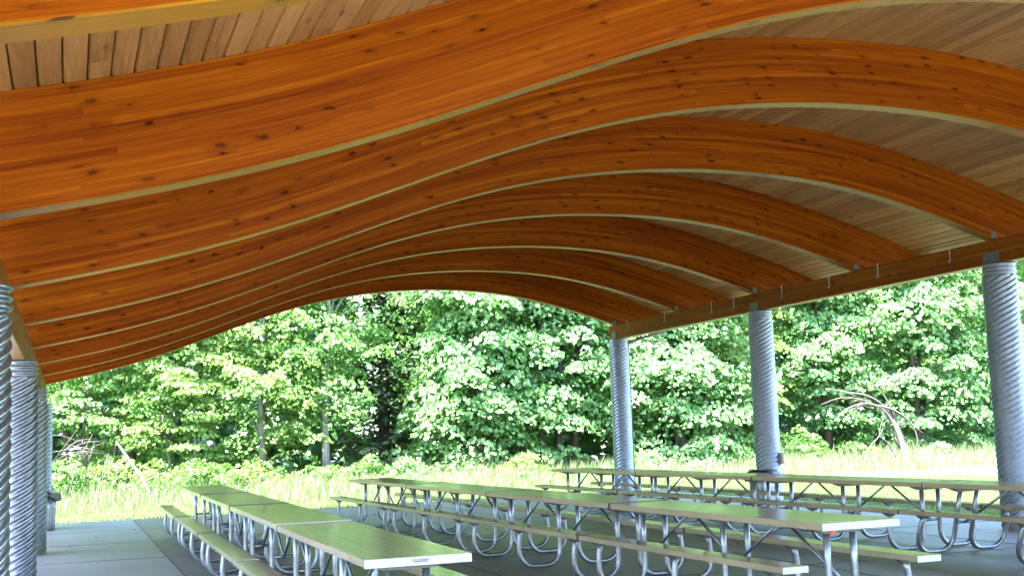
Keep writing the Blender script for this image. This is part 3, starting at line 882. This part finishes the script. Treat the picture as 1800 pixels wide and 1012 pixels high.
# low bushes at the foot of the trees
def bush(label, x, y, r, h, mat, size=.11, n=34):
    root = empty('bush', (x, y, -.06)); tag(root, label, 'bush', 'low bushes at the foot of the trees')
    u = rng.normal(0, 1, (n, 3)); u /= np.linalg.norm(u, axis=1)[:, None]; u[:, 2] = np.abs(u[:, 2])
    cen = u * np.array([r, r * .8, h * .8]) * rng.uniform(.5, 1, (n, 1)); cen[:, 2] += .15
    C, N = clump_leaves(cen, u, rng.uniform(.25, .5, n), .45, 46, size, .6)
    k = C[:, 2] > .05
    V, F = leaves(C[k], N[k], size, .6)
    np_mesh('foliage', V, F, mat, root)
    st = MB(); sr = random.Random(int(x * 17))
    for q in range(7):
        a = sr.uniform(0, 6.28)
        st.tube([(0, 0, 0), (math.cos(a) * r * .3, math.sin(a) * r * .2, h * .4), (math.cos(a) * r * .5, math.sin(a) * r * .4, h * .65)], [.012, .008, .003], 5)
    st.build('stem', M['bark_dark'], root)
for (x, y, r, h, m, lab) in [
    (-.2, 34.6, 1.0, 1.5, 'alder', 'low bramble bush beside the far left trash can'),
    (1.6, 35.0, 1.1, 1.5, 'yellow', 'bright bush in front of the leaning dead log'),
    (3.6, 34.9, 1.1, 1.4, 'alder', 'green bush just right of the dead log'),
    (6.7, 35.2, .9, .9, 'alder', 'low dark bush between the two pale alder trunks'),
    (9.6, 35.4, 1.0, 1.0, 'maple', 'small bush under the dark conifer gap'),
    (12.9, 34.6, .9, 1.0, 'yellow', 'pale bush rising from the grass below the centre maple'),
    (16.8, 34.8, .9, .9, 'maple', 'low bush at the foot of the far right column'),
    (20.8, 35.4, 1.1, 1.1, 'alder', 'bush left of the middle right column near the grass'),
    (23.0, 35.6, 1.0, 1.6, 'alder', 'thin leafy bush left of the bleached branch pile'),
    (5.0, 35.6, .9, 1.2, 'yellow', 'bush at the foot of the grey trunked alder'),
    (8.3, 35.6, 1.0, 1.3, 'alder', 'bush right of the tall slender alder trunk'),
    (11.2, 35.5, 1.0, 1.2, 'maple', 'bush left of the pale bush under the centre maple'),
    (19.0, 35.0, 1.1, 1.0, 'maple', 'bush beneath the wide terraced maple'),
    (25.9, 36.4, 1.1, 1.3, 'alder', 'shaded bush directly behind the bleached branch pile'),
    (30.6, 35.6, 1.0, 1.0, 'maple', 'bush just left of the large right column'),
    (28.1, 36.0, .8, .6, 'alder', 'bush right of the bleached branch pile')]:
    bush(lab, x, y, r, h, M[m])

# far wood closing the view: one mass nobody could count
def woodland():
    n = 26000
    x = rng.uniform(-45, 80, n); y = rng.uniform(45.5, 54, n); z = rng.uniform(0, 17, n) ** 1.0
    C = np.stack([x, y + np.sin(x * .9) * 1.2, z], 1)
    N = np.tile(np.array([0, -.5, 1.0]), (n, 1))
    V, F = leaves(C, N, 1.15, .5)
    n2 = 9000   # sides beyond the frame
    x2 = np.concatenate([rng.uniform(-34, -6, n2 // 2), rng.uniform(38, 70, n2 // 2)]); y2 = rng.uniform(36.5, 45, n2); z2 = rng.uniform(.2, 12, n2)
    V2, F2 = leaves(np.stack([x2, y2, z2], 1), np.tile(np.array([0, -.4, 1.0]), (n2, 1)), .8, .5)
    o = np_mesh('woodland', np.concatenate([V, V2]), np.concatenate([F, F2 + len(V)]), M['deepleaf'])
    tag(o, 'dense dark woodland foliage filling the background behind the front trees', 'woodland', kind='stuff')
woodland()

# tall meadow grass and the shaggy edge of the lawn
def blades(name, mat, X, Y, H, W, bend, label):
    n = len(X)
    an = rng.uniform(0, 2 * PI, n); ca, sa = np.cos(an), np.sin(an)
    h = H * rng.uniform(.5, 1.2, n); w = W * rng.uniform(.7, 1.3, n)
    bd = bend * h * rng.uniform(.1, 1.0, n); da = rng.uniform(0, 2 * PI, n)
    dx, dy = np.cos(da) * bd, np.sin(da) * bd
    z0 = np.full(n, -.07)
    def pt(f, s): return np.stack([X + dx * f * f + ca * w * s, Y + dy * f * f + sa * w * s, z0 + h * f * (1 - .12 * f)], 1)
    V = np.stack([pt(0, -.5), pt(0, .5), pt(.55, .42), pt(.55, -.42), pt(1, 0)], 1).reshape(-1, 3)
    i = np.arange(n) * 5
    F = np.concatenate([np.stack([i, i + 1, i + 2], 1), np.stack([i, i + 2, i + 3], 1), np.stack([i + 3, i + 2, i + 4], 1)])
    o = np_mesh(name, V, F, mat)
    tag(o, label, 'grass', kind='stuff')
n = 52000
X = rng.uniform(-5, 42, n); Y = 30.2 + (37.5 - 30.2) * rng.uniform(0, 1, n) ** .8 + .5 * np.sin(X * .7)
Hh = (.38 + .04 * np.sin(X * 1.3) + .38 * np.clip((Y - 31.0) / 4.5, 0, 1)) * (1 + .25 * np.sin(X * .9 + Y * .7) * np.sin(Y * 1.7 - X * .4))
blades('tall_grass', M['blade'], X, Y, Hh, .016, .55, 'tall pale meadow grass growing between the mown lawn and the trees')
n1 = 42000
Xa = rng.uniform(-3.4, 20, n1); Ya = rng.uniform(26.33, 31.5, n1)
n2 = 52000
Xb = rng.uniform(13.05, 22, n2); Yb = rng.uniform(13, 27, n2)
X = np.concatenate([Xa, Xb]); Y = np.concatenate([Ya, Yb])
blades('lawn_grass', M['shortblade'], X, Y, np.full(len(X), .085), .012, .5, 'short green lawn grass along the edges of the concrete slab')

# dead wood lying at the edge of the trees
lg = MB()
lg.tube([(2.15, 33.2, -.02), (1.75, 33.7, .75), (1.3, 34.2, 1.45), (1.2, 34.4, 1.62)], [.045, .042, .034, .02], 9)
lg.tube([(1.9, 33.5, .55), (2.3, 33.2, .75), (2.5, 33.0, .62)], [.03, .02, .008], 6)
lg.tube([(1.5, 34.0, 1.15), (1.2, 33.6, 1.0), (1.15, 33.4, .5)], [.03, .02, .008], 6)
tag(lg.build('fallen_log', M['deadwood']), 'pale dead log leaning out of the bushes at left', 'log')
tw = MB(); tr_ = random.Random(9)
for i in range(15):
    a = tr_.uniform(-.5, 1.3); L = tr_.uniform(.5, 1.3)
    p = Vector((.35 + tr_.uniform(-.5, .5), 33.9 + tr_.uniform(-.3, .3), 1.5 + tr_.uniform(-.3, .35)))
    d = Vector((math.cos(a), tr_.uniform(-.3, .3), math.sin(a) * .7)) * L
    sgb = Vector((0, 0, tr_.uniform(-.12, .16)))
    tw.tube([p - d * .6, p + sgb, p + d * .6 - sgb * .5], [.004, .011, .004], 5)
for sx in (0.0, .7):
    tw.tube([(sx, 34.0, -.05), (sx + .1, 33.95, .6), (sx + .3, 33.9, 1.3)], [.03, .022, .012], 6)
tag(tw.build('dead_twigs', M['deadwood']), 'tangle of bleached dead twigs caught in the bushes at far left', 'twigs')
bp = MB(); br = random.Random(12)
C0 = Vector((24.75, 33.1, 1.72))
def limb(pts, r0):
    n = len(pts); Pn = []
    # smooth the control points
    P_ = [Vector(p) for p in pts]
    for i in range(n - 1):
        for k in range(4):
            t_ = k / 4
            p0, p1, p2, p3 = P_[max(i - 1, 0)], P_[i], P_[i + 1], P_[min(i + 2, n - 1)]
            Pn.append(0.5 * ((2 * p1) + (-p0 + p2) * t_ + (2 * p0 - 5 * p1 + 4 * p2 - p3) * t_ ** 2 + (-p0 + 3 * p1 - 3 * p2 + p3) * t_ ** 3))
    Pn.append(P_[-1])
    m = len(Pn)
    bp.tube(Pn, [r0 * .88 * (1 - .72 * i / (m - 1)) for i in range(m)], 7)
limb([(25.35, 33.0, -.05), (25.15, 33.05, .9), (24.75, 33.1, 1.75), (24.1, 33.1, 2.2), (23.4, 33.2, 2.35), (22.6, 33.3, 2.5)], .062)
limb([(25.15, 32.9, -.05), (25.0, 32.95, .9), (24.6, 33.0, 1.70), (23.9, 33.0, 1.98), (23.2, 33.0, 1.85), (22.75, 33.0, 1.55)], .066)
limb([(25.5, 33.1, -.05), (25.2, 33.1, 1.0), (24.9, 33.1, 1.78), (24.6, 33.1, 2.3), (24.2, 33.1, 2.62), (23.7, 33.1, 2.7)], .05)
limb([(24.3, 33.0, 1.9), (24.9, 33.0, 1.75), (25.5, 33.0, 1.35), (25.75, 33.0, .8), (25.6, 33.0, .35)], .05)
limb([(24.6, 33.1, 1.85), (25.2, 33.1, 1.6), (25.75, 33.1, 1.2), (26.1, 33.1, .95)], .04)
limb([(25.0, 33.0, .1), (24.6, 33.0, .7), (24.3, 33.0, 1.0), (24.55, 33.0, 1.6)], .035)
limb([(23.6, 33.0, -.05), (23.85, 33.0, .55), (24.3, 33.0, .95), (24.7, 33.1, 1.5)], .04)
limb([(24.9, 33.0, .3), (24.35, 32.9, .45), (23.85, 32.9, .62)], .025)
limb([(25.2, 33.2, .5), (24.85, 33.3, 1.4), (24.35, 33.4, 2.0), (23.4, 33.5, 2.2), (22.6, 33.6, 2.0)], .04)
for i in range(10):
    a = br.uniform(2.0, 3.6); p = C0 + Vector((br.uniform(-1.4, -.2), br.uniform(-.1, .1), br.uniform(0, .7)))
    limb([p, p + Vector((math.cos(a) * .4, 0, .12)), p + Vector((math.cos(a) * .9, 0, br.uniform(-.1, .3)))], .014)
tag(bp.build('dead_branches', M['deadwood']), 'arching pile of bleached dead branches at the meadow edge on the right', 'branches')

# dry leaves and grit on the floor
n = 170
X = np.concatenate([rng.uniform(-2.5, 12.9, n - 60), rng.uniform(1.5, 12.5, 60)]); Y = np.concatenate([rng.uniform(6, 26.2, n - 60), rng.uniform(7, 18, 60)])
V, F = leaves(np.stack([X, Y, np.full(n, .012)], 1), np.tile(np.array([0, 0, 1.0]), (n, 1)), .045, .22)
V[:, 2] = np.maximum(V[:, 2], .0045)
tag(np_mesh('leaf_litter', V, F, M['bark_dark']), 'scattered dry leaves and grit lying on the concrete', 'leaf litter', kind='stuff')

# ------------------------------------------------------------------ light
SUN_AZ = (-0.40, -0.28)   # toward the sun, horizontal
el = math.atan2(1.0, math.hypot(*SUN_AZ))
w = bpy.data.worlds.new('World'); scene.world = w; w.use_nodes = True
nt = w.node_tree; nt.nodes.clear()
sky = nt.nodes.new('ShaderNodeTexSky'); sky.sky_type = 'NISHITA'; sky.sun_disc = False
sky.sun_elevation = el; sky.sun_rotation = math.atan2(SUN_AZ[0], SUN_AZ[1]) % (2 * PI)
sky.air_density = 1.0; sky.dust_density = 0.8; sky.ozone_density = 1.2
bg = nt.nodes.new('ShaderNodeBackground'); bg.inputs[1].default_value = 0.15
wo = nt.nodes.new('ShaderNodeOutputWorld')
nt.links.new(sky.outputs[0], bg.inputs[0]); nt.links.new(bg.outputs[0], wo.inputs[0])
sd = bpy.data.lights.new('sun', 'SUN'); sd.energy = 5.0; sd.angle = math.radians(0.53); sd.color = (1.0, 0.95, 0.87)
so = link(bpy.data.objects.new('sun', sd))
so.rotation_euler = Vector((SUN_AZ[0], SUN_AZ[1], 1.0)).to_track_quat('Z', 'Y').to_euler()
so.location = (-10, -8, 25)

# ------------------------------------------------------------------ camera
f_, pitch, yaw, roll, Hc = 2152.0066, 0.117124, 0.349602, -0.035995, 1.477423
cp, sp, cy, sy = math.cos(pitch), math.sin(pitch), math.cos(yaw), math.sin(yaw)
fwd = Vector((sy * cp, cy * cp, sp)); r0 = Vector((cy, -sy, 0)); u0 = r0.cross(fwd)
right = r0 * math.cos(roll) + u0 * math.sin(roll); up = -r0 * math.sin(roll) + u0 * math.cos(roll)
cd = bpy.data.cameras.new('camera'); cam = link(bpy.data.objects.new('camera', cd))
cam.matrix_world = Matrix(((right.x, up.x, -fwd.x, 0), (right.y, up.y, -fwd.y, 0), (right.z, up.z, -fwd.z, Hc), (0, 0, 0, 1)))
cd.sensor_fit = 'HORIZONTAL'; cd.sensor_width = 36; cd.lens = f_ / 1800 * 36
cd.clip_start = 0.05; cd.clip_end = 2000
scene.camera = cam

vs_ = scene.view_settings
vs_.view_transform = 'Standard'; vs_.look = 'None'; vs_.exposure = 3.9; vs_.gamma = 1.0; vs_.use_curve_mapping = False
scene.render.engine = 'CYCLES'
cy_ = scene.cycles
cy_.use_denoising = True; cy_.max_bounces = 10; cy_.diffuse_bounces = 6; cy_.glossy_bounces = 5
cy_.transmission_bounces = 6; cy_.sample_clamp_indirect = 8.0
